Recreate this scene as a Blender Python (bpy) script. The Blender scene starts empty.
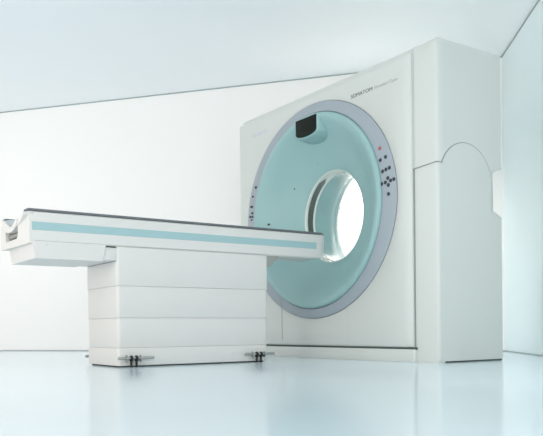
import bpy, bmesh, math
from mathutils import Vector, Matrix

S = bpy.context.scene
COL = S.collection

# ------------------------------------------------------------------ materials
def mat(name, col, rough=.5, spec=.5, metal=0.0, coat=0.0, bump=0.0, bscale=200.0, vary=0.0, vscale=3.0):
    m = bpy.data.materials.new(name); m.use_nodes = True
    nt = m.node_tree; b = nt.nodes['Principled BSDF']
    b.inputs['Base Color'].default_value = (*col, 1)
    b.inputs['Roughness'].default_value = rough
    b.inputs['Specular IOR Level'].default_value = spec
    b.inputs['Metallic'].default_value = metal
    b.inputs['Coat Weight'].default_value = coat
    tc = nt.nodes.new('ShaderNodeTexCoord')
    if vary:
        n = nt.nodes.new('ShaderNodeTexNoise'); n.inputs['Scale'].default_value = vscale
        n.inputs['Detail'].default_value = 3
        nt.links.new(tc.outputs['Object'], n.inputs['Vector'])
        mx = nt.nodes.new('ShaderNodeMix'); mx.data_type = 'RGBA'
        mx.inputs[6].default_value = (*[c * (1 - vary) for c in col], 1)
        mx.inputs[7].default_value = (*[min(1, c * (1 + vary)) for c in col], 1)
        nt.links.new(n.outputs['Fac'], mx.inputs[0])
        nt.links.new(mx.outputs[2], b.inputs['Base Color'])
    if bump:
        n2 = nt.nodes.new('ShaderNodeTexNoise'); n2.inputs['Scale'].default_value = bscale
        nt.links.new(tc.outputs['Object'], n2.inputs['Vector'])
        bp = nt.nodes.new('ShaderNodeBump'); bp.inputs['Strength'].default_value = bump
        bp.inputs['Distance'].default_value = .002
        nt.links.new(n2.outputs['Fac'], bp.inputs['Height'])
        nt.links.new(bp.outputs['Normal'], b.inputs['Normal'])
    return m

M = dict(
    shell=mat('pale_grey_shell', (.645, .675, .65), .42, .4, vary=.012),
    tshell=mat('white_table_shell', (.705, .695, .675), .42, .4, vary=.012),
    teal=mat('teal_plastic', (.31, .50, .505), .38, .5, vary=.01),
    tunnel=mat('glossy_teal_tunnel', (.33, .53, .535), .16, .6, coat=.3, vary=.01),
    stripe=mat('pale_blue_stripe', (.35, .525, .55), .45, .4, vary=.01),
    lav=mat('lavender_ring', (.355, .405, .45), .42, .4, vary=.01),
    cream=mat('cream_rim', (.84, .87, .82), .35, .5, vary=.01),
    dark=mat('dark_window', (.07, .09, .08), .2, .8, coat=.6, vary=.05),
    screen=mat('black_screen', (.012, .016, .014), .55, .12, vary=.1, vscale=20),
    gap=mat('painted_gap_shade', (.09, .11, .10), .8, .2, vary=.05),  # dark colour stands in for the shade inside gaps and recesses
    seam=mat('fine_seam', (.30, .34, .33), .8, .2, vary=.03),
    faint=mat('faint_seam', (.60, .65, .64), .7, .2, vary=.02),
    button=mat('black_button', (.025, .035, .045), .4, .5, vary=.1, vscale=50),
    red=mat('red_button', (.45, .12, .12), .4, .5, vary=.1, vscale=50),
    chrome=mat('brushed_steel', (.42, .43, .41), .35, .5, metal=.85, vary=.06, vscale=60),
    rubber=mat('black_rubber', (.03, .03, .03), .6, .3, vary=.1, vscale=60),
    mat=mat('dark_grey_pad', (.15, .165, .18), .6, .3, bump=.1, bscale=300, vary=.06, vscale=40),
    tray=mat('blue_grey_tray', (.36, .43, .47), .5, .4, vary=.03),
    ink=mat('grey_lettering', (.10, .12, .115), .6, .2, vary=.03),
    inkfaint=mat('faint_lettering', (.44, .48, .47), .6, .2, vary=.03),
    inklav=mat('lavender_lettering', (.56, .61, .70), .6, .2, vary=.03),
    wall=mat('white_wall', (.925, .915, .905), .75, .15, bump=.02, bscale=80, vary=.006),
    bluewall=mat('pale_blue_wall', (.78, .88, .91), .55, .3, bump=.02, bscale=80, vary=.008),
    ceil=mat('pale_blue_ceiling', (.91, .94, .965), .6, .2, bump=.02, bscale=80, vary=.008),
    floor=mat('glossy_pale_blue_floor', (.745, .86, .92), .13, .5, coat=.0, vary=.012, vscale=1.5),
    joint_shade=mat('grey_green_joint_shade', (.34, .42, .42), .6, .3, vary=.04),
    joint_shade_pale=mat('pale_joint_shade', (.42, .46, .46), .6, .3, vary=.03),
)

# ------------------------------------------------------------------ helpers
def obj(name, bm, m, parent=None, smooth=True, ang=32, doubles=True):
    if doubles: bmesh.ops.remove_doubles(bm, verts=bm.verts, dist=1e-6)
    bmesh.ops.recalc_face_normals(bm, faces=bm.faces)
    for f in bm.faces: f.smooth = smooth
    for e in bm.edges:
        if len(e.link_faces) == 2 and e.calc_face_angle(0) > math.radians(ang): e.smooth = False
    me = bpy.data.meshes.new(name); bm.to_mesh(me); bm.free()
    me.materials.append(m)
    o = bpy.data.objects.new(name, me); COL.objects.link(o)
    if parent is not None: o.parent = parent
    return o

def thing(name, label, cat, loc=(0, 0, 0)):
    o = bpy.data.objects.new(name, None); COL.objects.link(o)
    o.location = loc; o['label'] = label; o['category'] = cat
    o.empty_display_size = .1
    return o

def loft(bm, loops, closed=False):
    """loops: lists of equal numbers of points, each loop closed; closed joins the last loop to the first"""
    R = [[bm.verts.new(p) for p in L] for L in loops]
    n = len(R[0]); k = len(R)
    for a in range(k if closed else k - 1):
        A, B = R[a], R[(a + 1) % k]
        for i in range(n):
            j = (i + 1) % n
            try: bm.faces.new((A[i], A[j], B[j], B[i]))
            except ValueError: pass
    return R

def lathe(bm, prof, n=128, closed=True, ky=1.0, cy=0.0):
    """revolve about the x axis; prof = [(radius, x, z of the centre)]"""
    loops = []
    for q in prof:
        r, x, zc = q[:3]; kk = q[3] if len(q) > 3 else ky
        loops.append([(x, cy + kk * r * math.cos(2 * math.pi * i / n), zc + r * math.sin(2 * math.pi * i / n)) for i in range(n)])
    loft(bm, loops, closed)

def box(bm, x0, x1, y0, y1, z0, z1, bev=0.0, seg=2):
    vs = [bm.verts.new((x, y, z)) for x in (x0, x1) for y in (y0, y1) for z in (z0, z1)]
    idx = [(0, 1, 3, 2), (4, 6, 7, 5), (0, 4, 5, 1), (2, 3, 7, 6), (0, 2, 6, 4), (1, 5, 7, 3)]
    fs = [bm.faces.new([vs[i] for i in f]) for f in idx]
    if bev:
        es = list({e for f in fs for e in f.edges})
        bmesh.ops.bevel(bm, geom=es, offset=bev, segments=seg, profile=.5, affect='EDGES')

def vbox(bm, x0, x1, y0, y1, z0, z1, rad, bev=.004, n=6):
    """box with vertical edges rounded by rad and a small bevel above and below"""
    def ring(ins, z):
        r = max(rad - ins, .0005); P = []
        for (cx, cy, a0) in ((x1 - rad, y1 - rad, 0), (x0 + rad, y1 - rad, 90), (x0 + rad, y0 + rad, 180), (x1 - rad, y0 + rad, 270)):
            for i in range(n + 1):
                a = math.radians(a0 + 90 * i / n)
                P.append((cx + r * math.cos(a), cy + r * math.sin(a), z))
        return P
    R = loft(bm, [ring(bev, z0), ring(bev * .3, z0 + bev * .3), ring(0, z0 + bev), ring(0, z1 - bev), ring(bev * .3, z1 - bev * .3), ring(bev, z1)])
    bm.faces.new(R[0][::-1]); bm.faces.new(R[-1])

def prism(bm, poly, axis, a, b):
    """poly in the two other axes (in xyz order), extruded along axis from a to b"""
    def P(p, t):
        q = list(p); q.insert('xyz'.index(axis), t); return q
    A = [bm.verts.new(P(p, a)) for p in poly]; B = [bm.verts.new(P(p, b)) for p in poly]
    n = len(poly)
    bm.faces.new(A); bm.faces.new(B[::-1])
    for i in range(n):
        j = (i + 1) % n
        bm.faces.new((A[j], A[i], B[i], B[j]))

def bevel_all(bm, off, seg=2, ang=30):
    es = [e for e in bm.edges if len(e.link_faces) == 2 and e.calc_face_angle(0) > math.radians(ang)]
    bmesh.ops.bevel(bm, geom=es, offset=off, segments=seg, profile=.5, affect='EDGES')

def cyl(bm, p0, p1, r, n=16, bev=0.0):
    p0 = Vector(p0); p1 = Vector(p1); d = (p1 - p0).normalized()
    a = d.orthogonal().normalized(); b = d.cross(a)
    L = (p1 - p0).length
    prof = [(r, 0), (r, L)] if not bev else [(r - bev, 0), (r, bev), (r, L - bev), (r - bev, L)]
    R = loft(bm, [[p0 + d * t + a * q * math.cos(2 * math.pi * i / n) + b * q * math.sin(2 * math.pi * i / n) for i in range(n)] for (q, t) in prof])
    bm.faces.new(R[0][::-1]); bm.faces.new(R[-1])

def strip(bm, pts, w0, nrm, t=.0015):
    """a thin raised line of width w0 (number or list) along pts on a surface with normal nrm"""
    pts = [Vector(p) for p in pts]; nrm = Vector(nrm); n = len(pts)
    W = w0 if isinstance(w0, (list, tuple)) else [w0] * n
    L = []
    for i, p in enumerate(pts):
        d = (pts[min(i + 1, n - 1)] - pts[max(i - 1, 0)]).normalized(); s = d.cross(nrm).normalized() * W[i] / 2
        L.append([bm.verts.new(q) for q in (p - s - nrm * .002, p + s - nrm * .002, p + s + nrm * t, p - s + nrm * t)])
    for i in range(n - 1):
        for k in range(4):
            bm.faces.new((L[i][k], L[i][(k + 1) % 4], L[i + 1][(k + 1) % 4], L[i + 1][k]))
    bm.faces.new(L[0][::-1]); bm.faces.new(L[-1])

def text(name, body, y0, y1, z0, height, m, parent, x=-.0012, shear=0.0, bold=.0):
    """flat lettering on the front panel, running from y0 to y1 (falling y), cap height given"""
    cu = bpy.data.curves.new(name, 'FONT'); cu.body = body; cu.size = 1; cu.offset = bold; cu.shear = shear
    tmp = bpy.data.objects.new(name, cu); COL.objects.link(tmp)
    dg = bpy.context.evaluated_depsgraph_get()
    me = bpy.data.meshes.new_from_object(tmp.evaluated_get(dg))
    COL.objects.unlink(tmp); bpy.data.objects.remove(tmp)
    xs = [v.co.x for v in me.vertices]; x0, x1 = min(xs), max(xs)
    ks = (y0 - y1) / (x1 - x0); kz = height / .70
    bm = bmesh.new(); bm.from_mesh(me)
    for v in bm.verts:
        v.co = Vector((x, y0 - (v.co.x - x0) * ks, z0 + v.co.y * kz))
    r = bmesh.ops.extrude_face_region(bm, geom=list(bm.faces))
    for v in [g for g in r['geom'] if isinstance(g, bmesh.types.BMVert)]: v.co.x += .0016
    return obj(name, bm, m, parent, smooth=False)

# ------------------------------------------------------------------ the setting
# world x runs along the patient axis into the scanner, y along the scanner's front, z up
CN = Vector((2.110, -.140, 0))                       # back right corner of the room
DB = Vector((-3.284, 4.450, 0)).normalized()         # along the back wall
DR = Vector((-.736, -.873, 0)).normalized()          # along the right wall
LB, LR = 9.0, 9.0
PB = CN + DB * LB; PR = CN + DR * LR
FAR = Vector((-9.5, -1.0, 0))
def zc(p):                                           # height of the gently pitched ceiling
    a = CN; ub = (p - a)
    M2 = Matrix(((DB.x, DR.x), (DB.y, DR.y))); s = M2.inverted() @ Vector((ub.x, ub.y))
    return 2.668 + s[0] * .0227 + s[1] * .002

def slab(name, pts, zfun, th, m):
    bm = bmesh.new()
    A = [bm.verts.new((p.x, p.y, zfun(p))) for p in pts]; B = [bm.verts.new((p.x, p.y, zfun(p) + th)) for p in pts]
    n = len(pts); bm.faces.new(A); bm.faces.new(B[::-1])
    for i in range(n):
        j = (i + 1) % n; bm.faces.new((A[j], A[i], B[i], B[j]))
    o = obj(name, bm, m, smooth=False); o['kind'] = 'structure'; return o

NB = Vector((-DB.y, DB.x, 0)); NB = NB if NB.dot(CN - Vector((-3.4, -4.2, 0))) > 0 else -NB
NR = Vector((-DR.y, DR.x, 0)); NR = NR if NR.dot(CN - Vector((-3.4, -4.2, 0))) > 0 else -NR
foot = [CN, PB, Vector((-9.5, 7.5, 0)), FAR, Vector((-9.5, -7.5, 0)), PR]
slab('floor', foot, lambda p: 0.0, -.1, M['floor'])
ceil_foot = [CN, PB, Vector((-4.2, 7.5, 0)), Vector((-4.2, -6.6, 0)), PR]
slab('ceiling', ceil_foot, zc, .1, M['ceil'])

def wall(name, a, b, nrm, m):
    bm = bmesh.new()
    P = [a, b, b + nrm * .12, a + nrm * .12]
    A = [bm.verts.new((p.x, p.y, 0)) for p in P]; B = [bm.verts.new((p.x, p.y, zc(q))) for p, q in zip(P, (a, b, b, a))]
    bm.faces.new(A); bm.faces.new(B[::-1])
    for i in range(4):
        j = (i + 1) % 4; bm.faces.new((A[j], A[i], B[i], B[j]))
    o = obj(name, bm, m, smooth=False); o['kind'] = 'structure'; return o
wall('wall_back', CN, PB, NB, M['wall'])
wall('wall_right', CN, PR, NR, M['bluewall'])

def joint_shade(name, a, b, nrm, z0, z1, m, t=.006):  # thin dark strip painted as the shadow line of a wall joint
    bm = bmesh.new()
    P = [a + nrm * .02, b + nrm * .02, b - nrm * t, a - nrm * t]
    A = [bm.verts.new((p.x, p.y, z0(q))) for p, q in zip(P, (a, b, b, a))]
    B = [bm.verts.new((p.x, p.y, z1(q))) for p, q in zip(P, (a, b, b, a))]
    bm.faces.new(A); bm.faces.new(B[::-1])
    for i in range(4):
        j = (i + 1) % 4; bm.faces.new((A[j], A[i], B[i], B[j]))
    o = obj(name, bm, m, smooth=False); o['kind'] = 'structure'; return o
joint_shade('joint_shade_1', CN, PB, NB, lambda p: zc(p) - .010, lambda p: zc(p) - .001, M['joint_shade'])
joint_shade('joint_shade_2', CN, PR, NR, lambda p: zc(p) - .012, lambda p: zc(p) - .001, M['joint_shade'])
joint_shade('floor_shade_back', CN, PB, NB, lambda p: .0, lambda p: .012, M['joint_shade_pale'])
joint_shade('floor_shade_right', CN, PR, NR, lambda p: .0, lambda p: .010, M['joint_shade'])

# ------------------------------------------------------------------ the scanner
ZC = 1.1112
RY, RZ = .867, .809
YC = -.010                                   # lavender ring, outer
scan = thing('ct_scanner', 'tall pale grey ring scanner with a teal funnel and round bore', 'scanner', (0, 0, 0))

def angles(y0, y1, z0, z1, n=160):
    A = {round(2 * math.pi * i / n, 6) for i in range(n)}
    for (y, z) in ((y0, z0), (y0, z1), (y1, z0), (y1, z1)):
        A.add(round(math.atan2(z - ZC, y) % (2 * math.pi), 6))
    return sorted(A)
def rect_loop(x, y0, y1, z0, z1, A):
    L = []
    for a in A:
        c, s = math.cos(a), math.sin(a); t = 1e9
        if c > 1e-9: t = min(t, y1 / c)
        if c < -1e-9: t = min(t, y0 / c)
        if s > 1e-9: t = min(t, (z1 - ZC) / s)
        if s < -1e-9: t = min(t, (z0 - ZC) / s)
        L.append((x, t * c, ZC + t * s))
    return L
def ell_loop(x, ry, rz, A, zc=None, yc=0.0):
    L = []
    for a in A:
        c, s = math.cos(a), math.sin(a); t = 1 / math.hypot(c / ry, s / rz)
        L.append((x, t * c + yc, (ZC if zc is None else zc) + t * s))
    return L

# front panel: flat plate with softly rounded rim and an oval opening
Y0, Y1, Z0, Z1 = -.990, 1.006, .093, 2.0
A = angles(Y0, Y1, Z0, Z1)
def rin(x, d, db=None, dl=None):
    return rect_loop(x, Y0 + d, Y1 - (d if dl is None else dl), Z0 + (d * .35 if db is None else db), Z1 - d * .5, A)
bm = bmesh.new()
loft(bm, [ell_loop(.05, RY + .003, RZ + .003, A, yc=YC), ell_loop(.002, RY + .003, RZ + .003, A, yc=YC), ell_loop(0, RY + .005, RZ + .005, A, yc=YC),
          rin(0, .065), rin(.002, .045), rin(.006, .026), rin(.012, .012), rin(.020, .004), rin(.030, 0), rin(.056, 0)], closed=True)
panel = obj('front_panel', bm, M['shell'], scan, ang=50)

# seams across the panel (left service cover) and a faint one on the right
bm = bmesh.new(); strip(bm, [(0, .392, .452), (0, .392, .17), (0, .384, .128)], [.007, .006, .003], (-1, 0, 0), .0012)
obj('panel_seam', bm, M['seam'], panel, smooth=False)
bm = bmesh.new(); strip(bm, [(0, -.39, .40), (0, -.39, .10)], .004, (-1, 0, 0), .0008)
obj('panel_seam', bm, M['faint'], panel, smooth=False)

text('lettering', 'SOMATOM', -.443, -.656, 1.845, .026, M['ink'], panel)
text('lettering', 'Sensation Open', -.674, -.890, 1.847, .024, M['inkfaint'], panel)
text('lettering', 'SIEMENS', .790, .574, 1.848, .028, M['inklav'], panel)

# lavender control ring
bm = bmesh.new(); AR = [2 * math.pi * i / 160 for i in range(160)]
loft(bm, [ell_loop(.045, RY, RZ, AR, yc=YC), ell_loop(-.003, RY, RZ, AR, yc=YC), ell_loop(-.006, RY - .004, RZ - .004, AR, yc=YC),
          ell_loop(-.006, .748, .740, AR), ell_loop(.045, .745, .737, AR)], closed=True)
ring = obj('control_ring', bm, M['lav'], scan, ang=50)
bm = bmesh.new(); strip(bm, [(-.006, .40, .455), (-.006, .388, .40)], [.004, .006], (-1, 0, 0), .0012)
obj('panel_seam', bm, M['seam'], ring, smooth=False)

def button(y, z, m, r=.0125):
    bm = bmesh.new()
    n = 16
    R = loft(bm, [[(x, y + q * math.cos(2 * math.pi * i / n), z + q * math.sin(2 * math.pi * i / n)) for i in range(n)]
                  for (q, x) in ((r, -.003), (r, -.0095), (r * .8, -.0115))])
    bm.faces.new(R[0][::-1]); bm.faces.new(R[-1])
    return obj('button', bm, m, ring)
BT = [(-.782, 1.365), (-.733, 1.352), (-.753, 1.273), (-.784, 1.280), (-.816, 1.285),
      (-.745, 1.190), (-.778, 1.194), (-.801, 1.220), (-.826, 1.199), (-.860 + .026, 1.202), (-.805, 1.173), (-.806, 1.113)]
BT[9] = (-.856, 1.203); BT[8] = (-.826, 1.199)
b0 = button(-.730, 1.433, M['red']); b0['label'] = 'red button'
for (y, z) in BT: button(y, z, M['button'])
for (y, z, r) in ((.733, 1.419, .0125), (.778, 1.349, .010), (.790, 1.265, .010), (.806, 1.265, .009), (.790, 1.21, .010),
                  (.822, 1.183, .010), (.808, 1.183, .008), (.782, 1.178, .009), (.798, 1.154, .009)):
    button(y, z, M['button'], r)

# teal funnel: a rolled lip, then a shallow bowl down to the bore
ZB, KB = 1.092, .965
bm = bmesh.new()
prof = [(.7355, .040, ZC), (.7355, -.008, ZC), (.732, -.020, ZC), (.723, -.027, ZC), (.710, -.028, ZC), (.690, -.020, ZC), (.662, -.001, ZC),
        (.60, .046, ZC), (.54, .098, 1.108), (.48, .136, 1.104), (.43, .165, 1.100, 1.0), (.385, .190, 1.096, .98), (.360, .204, ZB, KB), (.357, .208, ZB, KB),
        (.357, .25, ZB, KB), (.42, .25, ZB, 1.0), (.60, .12, ZC), (.70, .05, ZC)]
lathe(bm, prof, ky=1.012)
fun = obj('funnel', bm, M['teal'], scan, ang=55)

def stud(parent, y, z, x, r, m=M['button'], sx=1.0, name='indicator'):
    bm = bmesh.new(); n = 14
    R = loft(bm, [[(xx, y + sx * q * math.cos(2 * math.pi * i / n), z + q * math.sin(2 * math.pi * i / n)) for i in range(n)]
                  for (q, xx) in ((r, x + .008), (r, x), (r * .7, x - .002))])
    bm.faces.new(R[0][::-1]); bm.faces.new(R[-1])
    return obj(name, bm, m, parent)
def funx(r):
    P = [(p[0], p[1]) for p in prof[4:13]]
    for (r0, x0), (r1, x1) in zip(P, P[1:]):
        if r1 <= r <= r0: return x0 + (x1 - x0) * (r0 - r) / (r0 - r1)
    return 0
for (y, z, r, sx) in ((.395, 1.365, .006, 1), (.125, 1.515, .004, 1), (-.398, 1.165, .004, 1), (.615, 1.096, .008, 1.6)):
    stud(fun, y, z, funx(math.hypot(y, z - 1.105)) - .001, r, sx=sx)

# bore: cream rim, dark scan window, cream ring, teal tunnel flaring to the back
bm = bmesh.new()
lathe(bm, [(.357, .235, ZB), (.357, .207, ZB), (.356, .205, ZB), (.353, .206, ZB), (.3505, .210, ZB), (.350, .215, ZB), (.350, .224, ZB), (.353, .230, ZB)], ky=KB)
obj('bore_rim', bm, M['cream'], scan)
bm = bmesh.new()
lathe(bm, [(.3535, .230, ZB), (.3535, .290, ZB), (.372, .290, ZB), (.372, .236, ZB), (.358, .236, ZB), (.358, .231, ZB)], ky=KB)
band = obj('bore_band', bm, M['cream'], scan)
for a0_ in (-82, 114):                                 # dark window arcs; cream left between them stands in for the film's sheen
    bm = bmesh.new(); n = 60; L = []
    for i in range(n + 1):
        t = i / n; a = math.radians(a0_ + 148 * t)
        e = 1 if .06 < t < .94 else max(.12, min(t, 1 - t) / .06)
        xm, hx = .2605, .027 * e
        L.append([(x, KB * r_ * math.cos(a), ZB + r_ * math.sin(a)) for (r_, x) in ((.356, xm - hx), (.3522, xm - hx), (.3522, xm + hx), (.356, xm + hx))])
    VV = [[bm.verts.new(p) for p in q] for q in L]
    for p, q in zip(VV, VV[1:]):
        for k in range(4): bm.faces.new((p[k], p[(k + 1) % 4], q[(k + 1) % 4], q[k]))
    bm.faces.new(VV[0][::-1]); bm.faces.new(VV[-1])
    obj('scan_window', bm, M['dark'], band)
bm = bmesh.new()
lathe(bm, [(.354, .290, ZB), (.350, .294, ZB), (.350, .306, ZB), (.354, .310, ZB), (.372, .310, ZB), (.372, .290, ZB)], ky=KB)
obj('bore_rim', bm, M['cream'], scan)
bm = bmesh.new()
fl = [(.348, .310), (.348, .38), (.349, .41), (.353, .44), (.361, .475), (.373, .51), (.390, .545), (.412, .58), (.439, .613), (.468, .643), (.495, .664), (.51, .670)]
lathe(bm, [(r_ + .005, x_, ZB) for (r_, x_) in fl] + [(.53, .669, ZB), (.53, .655, ZB), (.45, .645, ZB), (.40, .58, ZB), (.385, .50, ZB), (.377, .310, ZB)], ky=KB)
tun = obj('tunnel', bm, M['tunnel'], scan, ang=55)
bm = bmesh.new()
tx, ty, tz = .60, .363, ZB + .243
n = 14
R = loft(bm, [[(tx + xx, ty + .006 * math.cos(2 * math.pi * i / n), tz + .006 * math.sin(2 * math.pi * i / n)) for i in range(n)] for xx in (-.006, .02)])
bm.faces.new(R[0][::-1]); bm.faces.new(R[-1])
obj('indicator', bm, M['button'], tun)

# display pod at the top of the funnel
def pod(x, grow):
    hw = .124 + grow; zt = 1.824 + grow * .3; zs = 1.722; yc = .022
    P = [(hw, zt), (-hw, zt), (-hw, zs)]
    n = 14
    for i in range(1, n):
        a = math.pi * i / n
        P.append((-hw * math.cos(a), zs - (.040 + grow * .8) * math.sin(a) ** .8))
    P.append((hw, zs))
    return [(x, yc + y, z) for (y, z) in P]
bm = bmesh.new()
R = loft(bm, [pod(.10, .045), pod(.02, .030), pod(-.014, .018), pod(-.030, .012), pod(-.035, .006), pod(-.035, .002), pod(-.030, .001)])
bm.faces.new(R[0][::-1]); bm.faces.new(R[-1])
disp = obj('display_pod', bm, M['teal'], scan, ang=45)
bm = bmesh.new()
R = loft(bm, [pod(-.026, .0), pod(-.036, .0), pod(-.0375, -.004)])
bm.faces.new(R[0][::-1]); bm.faces.new(R[-1])
obj('display_screen', bm, M['screen'], disp, ang=45)

# body behind the panel: wider to the right, arched top, recess at the back edge
BY0, BY1 = -1.19, .975
AB = angles(BY0, BY1, .010, 2.03, 200)
def bl(x, ztop, d=0.0, dy=0.0): return rect_loop(x, BY0 + d, BY1 - d, .010, ztop - d * .5, AB)
bm = bmesh.new()
loft(bm, [rect_loop(.058, -.94, .94, .13, 1.95, AB), rect_loop(.034, -.955, .955, .10, 1.97, AB), bl(.030, 2.026, .020), bl(.034, 2.029, .008), bl(.046, 2.033, 0),
          bl(.10, 2.040), bl(.17, 2.047), bl(.25, 2.052), bl(.33, 2.0535), bl(.41, 2.052), bl(.48, 2.048), bl(.55, 2.042), bl(.61, 2.036), bl(.655, 2.034), bl(.666, 2.028, .010),
          ell_loop(.664, .53, .53, AB, ZB), ell_loop(.60, .52, .52, AB, ZB), ell_loop(.25, .50, .50, AB, ZB), rect_loop(.24, -.80, .80, .30, 1.90, AB)], closed=True)
body = obj('body_shell', bm, M['shell'], scan, ang=40)
bm = bmesh.new()
prism(bm, [(.563, 1.243), (.70, 1.297), (.70, .935), (.568, .992)], 'y', -1.4, -.93)
cut = obj('cutter', bm, M['shell'], None)
md = body.modifiers.new('b', 'BOOLEAN'); md.object = cut; md.operation = 'DIFFERENCE'; md.solver = 'EXACT'
dg = bpy.context.evaluated_depsgraph_get()
nm = bpy.data.meshes.new_from_object(body.evaluated_get(dg))
body.modifiers.clear(); body.data = nm; nm.name = 'body_shell'
COL.objects.unlink(cut); bpy.data.objects.remove(cut)

# side cover: lower facet and an arch-topped panel on the right flank; dark strips paint its gap's shade
pts = [(.050, .016), (.050, 1.252)]
ca, ra = (.300, 1.152), .255
a0 = math.pi - math.asin((1.252 - 1.152) / ra); xs0 = ca[0] + ra * math.cos(a0)
arc = []
for i in range(33):
    a = a0 + (0 - a0) * i / 32
    arc.append((ca[0] + ra * math.cos(a), ca[1] + ra * math.sin(a)))
side_poly = pts + arc + [(.556, 1.0), (.558, .6), (.560, .016)]
bm = bmesh.new(); prism(bm, side_poly, 'y', BY0 - .0004, BY0 + .01); cover = obj('side_cover', bm, M['shell'], scan, ang=40)
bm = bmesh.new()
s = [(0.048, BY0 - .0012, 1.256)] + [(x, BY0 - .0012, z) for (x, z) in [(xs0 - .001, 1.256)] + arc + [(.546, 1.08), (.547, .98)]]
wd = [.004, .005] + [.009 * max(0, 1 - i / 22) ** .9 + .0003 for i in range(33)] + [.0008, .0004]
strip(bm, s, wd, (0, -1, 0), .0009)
obj('cover_gap_shade', bm, M['seam'], cover, smooth=False)
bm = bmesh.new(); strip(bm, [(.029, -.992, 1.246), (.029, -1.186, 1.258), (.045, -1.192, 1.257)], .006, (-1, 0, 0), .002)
obj('cover_gap_shade', bm, M['seam'], cover, smooth=False)
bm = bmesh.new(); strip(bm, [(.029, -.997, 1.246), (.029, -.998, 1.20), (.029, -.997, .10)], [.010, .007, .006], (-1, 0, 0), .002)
obj('cover_gap_shade', bm, M['seam'], cover, smooth=False)
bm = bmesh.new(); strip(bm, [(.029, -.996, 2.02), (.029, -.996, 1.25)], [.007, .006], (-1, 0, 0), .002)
obj('cover_gap_shade', bm, M['faint'], body, smooth=False)

# plinth, dark box painting the gap's shade, dark feet painting the shade at the floor
bm = bmesh.new(); vbox(bm, .004, .20, -1.012, .985, 0, .083, .012, .003)
obj('plinth', bm, M['shell'], scan)
bm = bmesh.new(); box(bm, .014, .10, -1.012, .98, .080, .097)
obj('painted_gap_shade', bm, M['gap'], scan, smooth=False)
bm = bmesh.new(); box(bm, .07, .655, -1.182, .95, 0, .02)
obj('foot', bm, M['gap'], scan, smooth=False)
bm = bmesh.new(); box(bm, .032, .09, -1.186, -.985, 0, .02)
obj('foot', bm, M['shell'], scan, smooth=False)

# ------------------------------------------------------------------ the patient table
tab = thing('patient_table', 'long white patient table with a pale blue side stripe on a stepped pedestal', 'table', (-1.14, 0, 0))
TP = Vector((-1.14, 0, 0))
def tob(name, bm, m, parent=None, **k):
    o = obj(name, bm, m, None, **k)
    o.parent = parent if parent is not None else tab
    if parent is None:
        o.data.transform(Matrix.Translation(-TP))
    else:
        o.data.transform(Matrix.Translation(-TP))
    return o
HY = .23
X0, X1 = -1.706, -.583
# pedestal: three telescoping covers, each a little smaller than the one above, and a plinth
for (z0, z1, d) in ((.494, .728, .0), (.300, .4932, .003), (.117, .2992, .006)):
    bm = bmesh.new(); vbox(bm, X0 + d, X1 - d, -HY + d, .258 - d, z0, z1, .022, .002)
    tob('pedestal_cover', bm, M['tshell'])
bm = bmesh.new(); vbox(bm, X0 + .004, X1 - .010, -HY - .002, .258, .009, .1162, .022, .003)
plin = tob('pedestal_plinth', bm, M['tshell'])
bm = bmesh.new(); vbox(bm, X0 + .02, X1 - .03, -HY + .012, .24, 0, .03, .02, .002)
tob('pedestal_foot_shade', bm, M['gap'])  # inset and coloured dark to draw the shade line at the floor
bm = bmesh.new()
yq = -HY - .002
for a, b in (((-.885, .066), (-.75, .066)), ((-.885, .066), (-.885, .018)), ((-.75, .066), (-.75, .018))):
    strip(bm, [(a[0], yq, a[1]), (b[0], yq, b[1])], .003, (0, -1, 0), .0008)
tob('hatch_seam', bm, M['faint'], plin, smooth=False)

# steel bars with rings at the four corners of the plinth
def fitting(xa, xb, xm, y, sgn):
    z = .056
    bm = bmesh.new(); cyl(bm, (xa, y, z), (xb, y, z), .0085, 16, .001)
    r = tob('foot_bar', bm, M['chrome'])
    for k, (dx, rad, th, m) in enumerate(((-.047, .022, .006, 'chrome'), (-.017, .019, .013, 'rubber'), (.017, .019, .013, 'rubber'), (.044, .021, .006, 'chrome'))):
        bm = bmesh.new(); cyl(bm, (xm + dx - th / 2, y, z - .003), (xm + dx + th / 2, y, z - .003), rad, 24, .002)
        tob('ring', bm, M[m], r)
    bm = bmesh.new(); box(bm, xm - .04, xm + .04, min(y, y - sgn * .03), max(y, y - sgn * .03), z - .006, z + .006, .002)
    tob('mount', bm, M['chrome'], r)
    for dx in (-.017, .017):
        bm = bmesh.new(); cyl(bm, (xm + dx, y, 0), (xm + dx, y, .034), .007, 16)
        tob('peg', bm, M['rubber'], r)
for sg, y in ((-1, -.262), (1, .262)):
    fitting(-1.716, -1.477, -1.613, y, sg)
    fitting(-.800, -.562, -.690, y, sg)

# upper frame: long beam with two cheeks and a hollow between them at the foot end
XL, XR = -2.235, -.060
ZT, ZU = .902, .729
bm = bmesh.new()
cx = .045                                              # corner cut of the ends, in plan
def plan(ins=0.0):
    h = HY - ins
    return [(XL, -h), (XR - .065, -h), (XR - .02, -h + .018), (XR + .008, -h + .06), (XR + .02, -.08), (XR + .02, .08), (XR + .008, h - .06), (XR - .02, h - .018), (XR - .065, h), (XL, h)]
def beam_sec(x, hw, zt, zu):
    """closed cross-section of the beam, a trough on its top"""
    return [(x, -hw, zu + .01), (x, -hw + .01, zu), (x, .03, zu), (x, hw, zu + .055), (x, hw, zt - .008), (x, hw - .008, zt),
            (x, .185, zt), (x, .12, zt - .040), (x, .05, zt - .062), (x, 0, zt - .066), (x, -.05, zt - .062), (x, -.12, zt - .040), (x, -.185, zt),
            (x, -hw + .008, zt), (x, -hw, zt - .008)]
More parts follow.
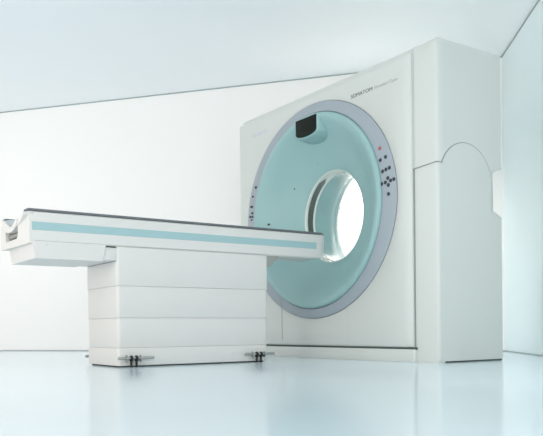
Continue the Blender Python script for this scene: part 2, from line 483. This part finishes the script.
secs = [beam_sec(XL + .03, HY, ZT, ZU), beam_sec(-1.2, HY, ZT, ZU), beam_sec(XR - .065, HY, ZT, ZU), beam_sec(XR - .040, HY - .004, ZT, ZU + .002),
        beam_sec(XR - .018, HY - .014, ZT - .001, ZU + .010), beam_sec(XR + .002, HY - .030, ZT - .003, ZU + .026), beam_sec(XR + .018, HY - .050, ZT - .006, ZU + .044)]
R = loft(bm, secs); bm.faces.new(R[0]); bm.faces.new(R[-1][::-1])
beam = tob('beam', bm, M['tshell'], ang=28)
for sg in (-1, 1):
    bm = bmesh.new(); y = sg * HY
    box(bm, -2.217, -.152, min(y + sg * .0015, y - sg * .006), max(y + sg * .0015, y - sg * .006), .7965, .843, .0006, 1)
    tob('stripe', bm, M['stripe'], beam, smooth=False)
bm = bmesh.new(); strip(bm, [(X0 + .1, -HY, ZU + .0005), (X1, -HY, ZU + .0005)], .002, (0, -1, 0), .0006)
tob('beam_seam', bm, M['faint'], beam, smooth=False)

# cradle: thin curved tabletop lying in the trough, dark pad along it
def cradle_sec(x, zt, th, e=0.0, hw=.218):
    P = []; n = 16
    for i in range(n + 1):
        t = -1 + 2 * i / n; y = hw * t
        P.append((x, y, zt - .060 * (1 - abs(t) ** 2.4)))
    Q = [(x, p[1] * (1 - e), p[2] - th) for p in P][::-1]
    return P + Q
bm = bmesh.new()
R = loft(bm, [cradle_sec(x, .907, .026) for x in (-2.262, -2.25, -1.2, XR - .02)]); bm.faces.new(R[0]); bm.faces.new(R[-1][::-1])
cradle = tob('tabletop', bm, M['tshell'], ang=40)
bm = bmesh.new()
R = loft(bm, [cradle_sec(x, zt, .010, hw=h) for (x, zt, h) in ((-2.258, .908, .222), (-2.235, .918, .228), (-1.2, .918, .228), (XR - .045, .918, .228), (XR - .012, .914, .215), (XR + .004, .907, .19))])
bm.faces.new(R[0]); bm.faces.new(R[-1][::-1])
tob('top_pad', bm, M['mat'], ang=40)

# foot end: a yoke with an open middle, the curved end of the cradle in it, and a grey cushion end
yk = [(-.228, .722), (.252, .722), (.256, .74), (.256, .868), (.21, .884), (.175, .872), (.155, .835), (.150, .775), (.14, .760), (-.075, .760), (-.095, .775),
      (-.10, .845), (-.095, .866), (-.13, .878), (-.19, .894), (-.222, .890), (-.228, .88)]
bm = bmesh.new(); prism(bm, yk, 'x', -2.258, -2.203)
for v in bm.verts:                                     # the near and far corners are cut back
    if v.co.x < -2.23: v.co.x += max(0, -.12 - v.co.y) * .25
bevel_all(bm, .004, 2, 50)
yoke = tob('end_yoke', bm, M['tshell'], ang=40)
bm = bmesh.new(); box(bm, -2.2065, -2.198, -.12, .17, .75, .86)
tob('hollow_shade', bm, M['gap'], yoke, smooth=False)  # dark box in place of the shade in the yoke's open middle
bm = bmesh.new(); cyl(bm, (-2.226, -.08, .79), (-2.226, .15, .79), .017, 20, .003)
tob('roller', bm, M['chrome'], yoke)
ui = [(.165, .895), (.125, .882), (.07, .853), (.03, .842), (.0, .840), (-.03, .845), (-.065, .858), (-.095, .872)]
uo = [(-.118, .856), (-.09, .832), (-.05, .815), (0, .806), (.05, .806), (.10, .814), (.15, .834), (.19, .862), (.198, .89)]
bm = bmesh.new(); prism(bm, ui + uo, 'x', -2.268, -2.203); bevel_all(bm, .003, 2, 60)
tob('cradle_end', bm, M['tshell'], yoke, ang=50)
bm = bmesh.new(); prism(bm, [(.150, .893), (.125, .879), (.07, .851), (.03, .841), (.0, .839), (-.03, .844), (-.065, .857), (-.090, .869)], 'x', -2.262, -2.21)
tob('cushion_end', bm, M['tray'], yoke, ang=50)

# drive housing under the foot end, with a short neck to the pedestal
bm = bmesh.new()
prism(bm, [(-2.215, .735), (-2.20, .637), (-1.795, .637), (-1.772, .735)], 'y', -HY, HY); bevel_all(bm, .004, 2)
hou = tob('drive_housing', bm, M['tshell'], ang=40)
bm = bmesh.new(); box(bm, -1.80, -1.700, -HY + .006, .25, .645, .722, .002)
tob('neck', bm, M['tshell'])
bm = bmesh.new(); box(bm, -1.788, -1.708, -HY + .003, HY - .004, .7215, .7290)
tob('slot', bm, M['gap'], smooth=False)  # dark strip painted for the shade in the slit
bm = bmesh.new(); box(bm, X0 - .0015, X0 + .02, -HY + .012, HY - .012, .6405, .6455)
tob('neck_seam', bm, M['seam'], smooth=False)
bm = bmesh.new(); stud_y = -HY
cyl(bm, (-2.13, -HY + .004, .715), (-2.13, -HY - .001, .715), .006, 12)
tob('screw', bm, M['faint'], hou)

# bracket and cover plate below the head end
bm = bmesh.new(); prism(bm, [(-.59, .731), (-.47, .731), (-.49, .715), (-.555, .658), (-.59, .652)], 'y', -.215, .20); bevel_all(bm, .004, 2)
tob('bracket', bm, M['chrome'], ang=40)

# ------------------------------------------------------------------ camera
a = .5798
cam = bpy.data.cameras.new('camera'); co = bpy.data.objects.new('camera', cam); COL.objects.link(co)
co.location = (-3.4749, -4.2362, .2208)
fw = Vector((math.sin(a), math.cos(a), 0)); rt = Vector((math.cos(a), -math.sin(a), 0)); up = Vector((0, 0, 1))
rl = .0099
upc = (up + rt * rl).normalized(); rtc = fw.cross(upc).normalized()
co.matrix_world = Matrix.Translation(co.location) @ Matrix((( rtc.x, upc.x, -fw.x), (rtc.y, upc.y, -fw.y), (rtc.z, upc.z, -fw.z))).to_4x4()
cam.sensor_fit = 'HORIZONTAL'; cam.sensor_width = 36
cam.lens = 717.96 / 543 * 36
cam.shift_x = (271.5 - 236.03) / 543; cam.shift_y = (329.8 - 218) / 543
cam.clip_start = .02
S.camera = co

# ------------------------------------------------------------------ light
w = bpy.data.worlds.new('world'); S.world = w; w.use_nodes = True
bg = w.node_tree.nodes['Background']; bg.inputs['Color'].default_value = (1, .952, .905, 1); bg.inputs['Strength'].default_value = .90
def area(name, loc, target, sx, sy, power, col=(1, 1, 1), spread=180):
    l = bpy.data.lights.new(name, 'AREA'); l.shape = 'RECTANGLE'; l.size = sx; l.size_y = sy; l.energy = power; l.color = col
    l.spread = math.radians(spread)
    o = bpy.data.objects.new(name, l); COL.objects.link(o)
    o.location = loc; d = Vector(target) - Vector(loc)
    o.rotation_euler = d.to_track_quat('-Z', 'Y').to_euler(); return o
# added fill lights, all out of view: beside the frame, behind scanner and camera
WARM = (1, .945, .90)
WARM = (1, .945, .90)
WARM = (1, .955, .915)
WARM = (1, .955, .915)
WARM = (1, .955, .915)
area('added_wall_fill', (-4.3, 3.4, 1.5), (-.7, 3.7, 1.4), 2.0, 2.4, 11.5, (1, .955, .90), 100)
area('added_back_fill', (.80, .35, 1.9), (1.55, .85, .75), .3, 1.4, 18, (1, .955, .90), 120)  # unseen light added to whiten the wall seen through the bore
area('added_right_fill', (.90, -.35, .60), (1.75, -.62, .50), .6, 1.1, 1.25, (1, .945, .92), 140)  # hidden light added to lift the lower right wall
area('added_low_fill', (-4.7, .5, .5), (-2.0, 0, .72), 1.2, .7, 8, WARM, 140)  # unseen light added to brighten the table's foot end and underside
area('added_front_fill', (-3.45, -5.9, 1.25), (.3, -1.1, 1.0), 1.6, 1.6, 42, WARM)
area('added_side_fill', (-1.15, -3.25, .9), (.45, -1.2, .9), .7, .9, 5.5, WARM, 140)  # unseen light added to even out the scanner's flank
area('added_ceiling_fill', (-4.4, -1.6, 1.3), (-1.6, .2, 2.75), 2.0, 2.0, 27, (1, .96, .92), 150)  # unseen light added to brighten the ceiling

vs = S.view_settings
vs.view_transform = 'Standard'; vs.look = 'None'; vs.gamma = 1; vs.use_curve_mapping = False; vs.exposure = 0
S.cycles.max_bounces = 10; S.cycles.diffuse_bounces = 6
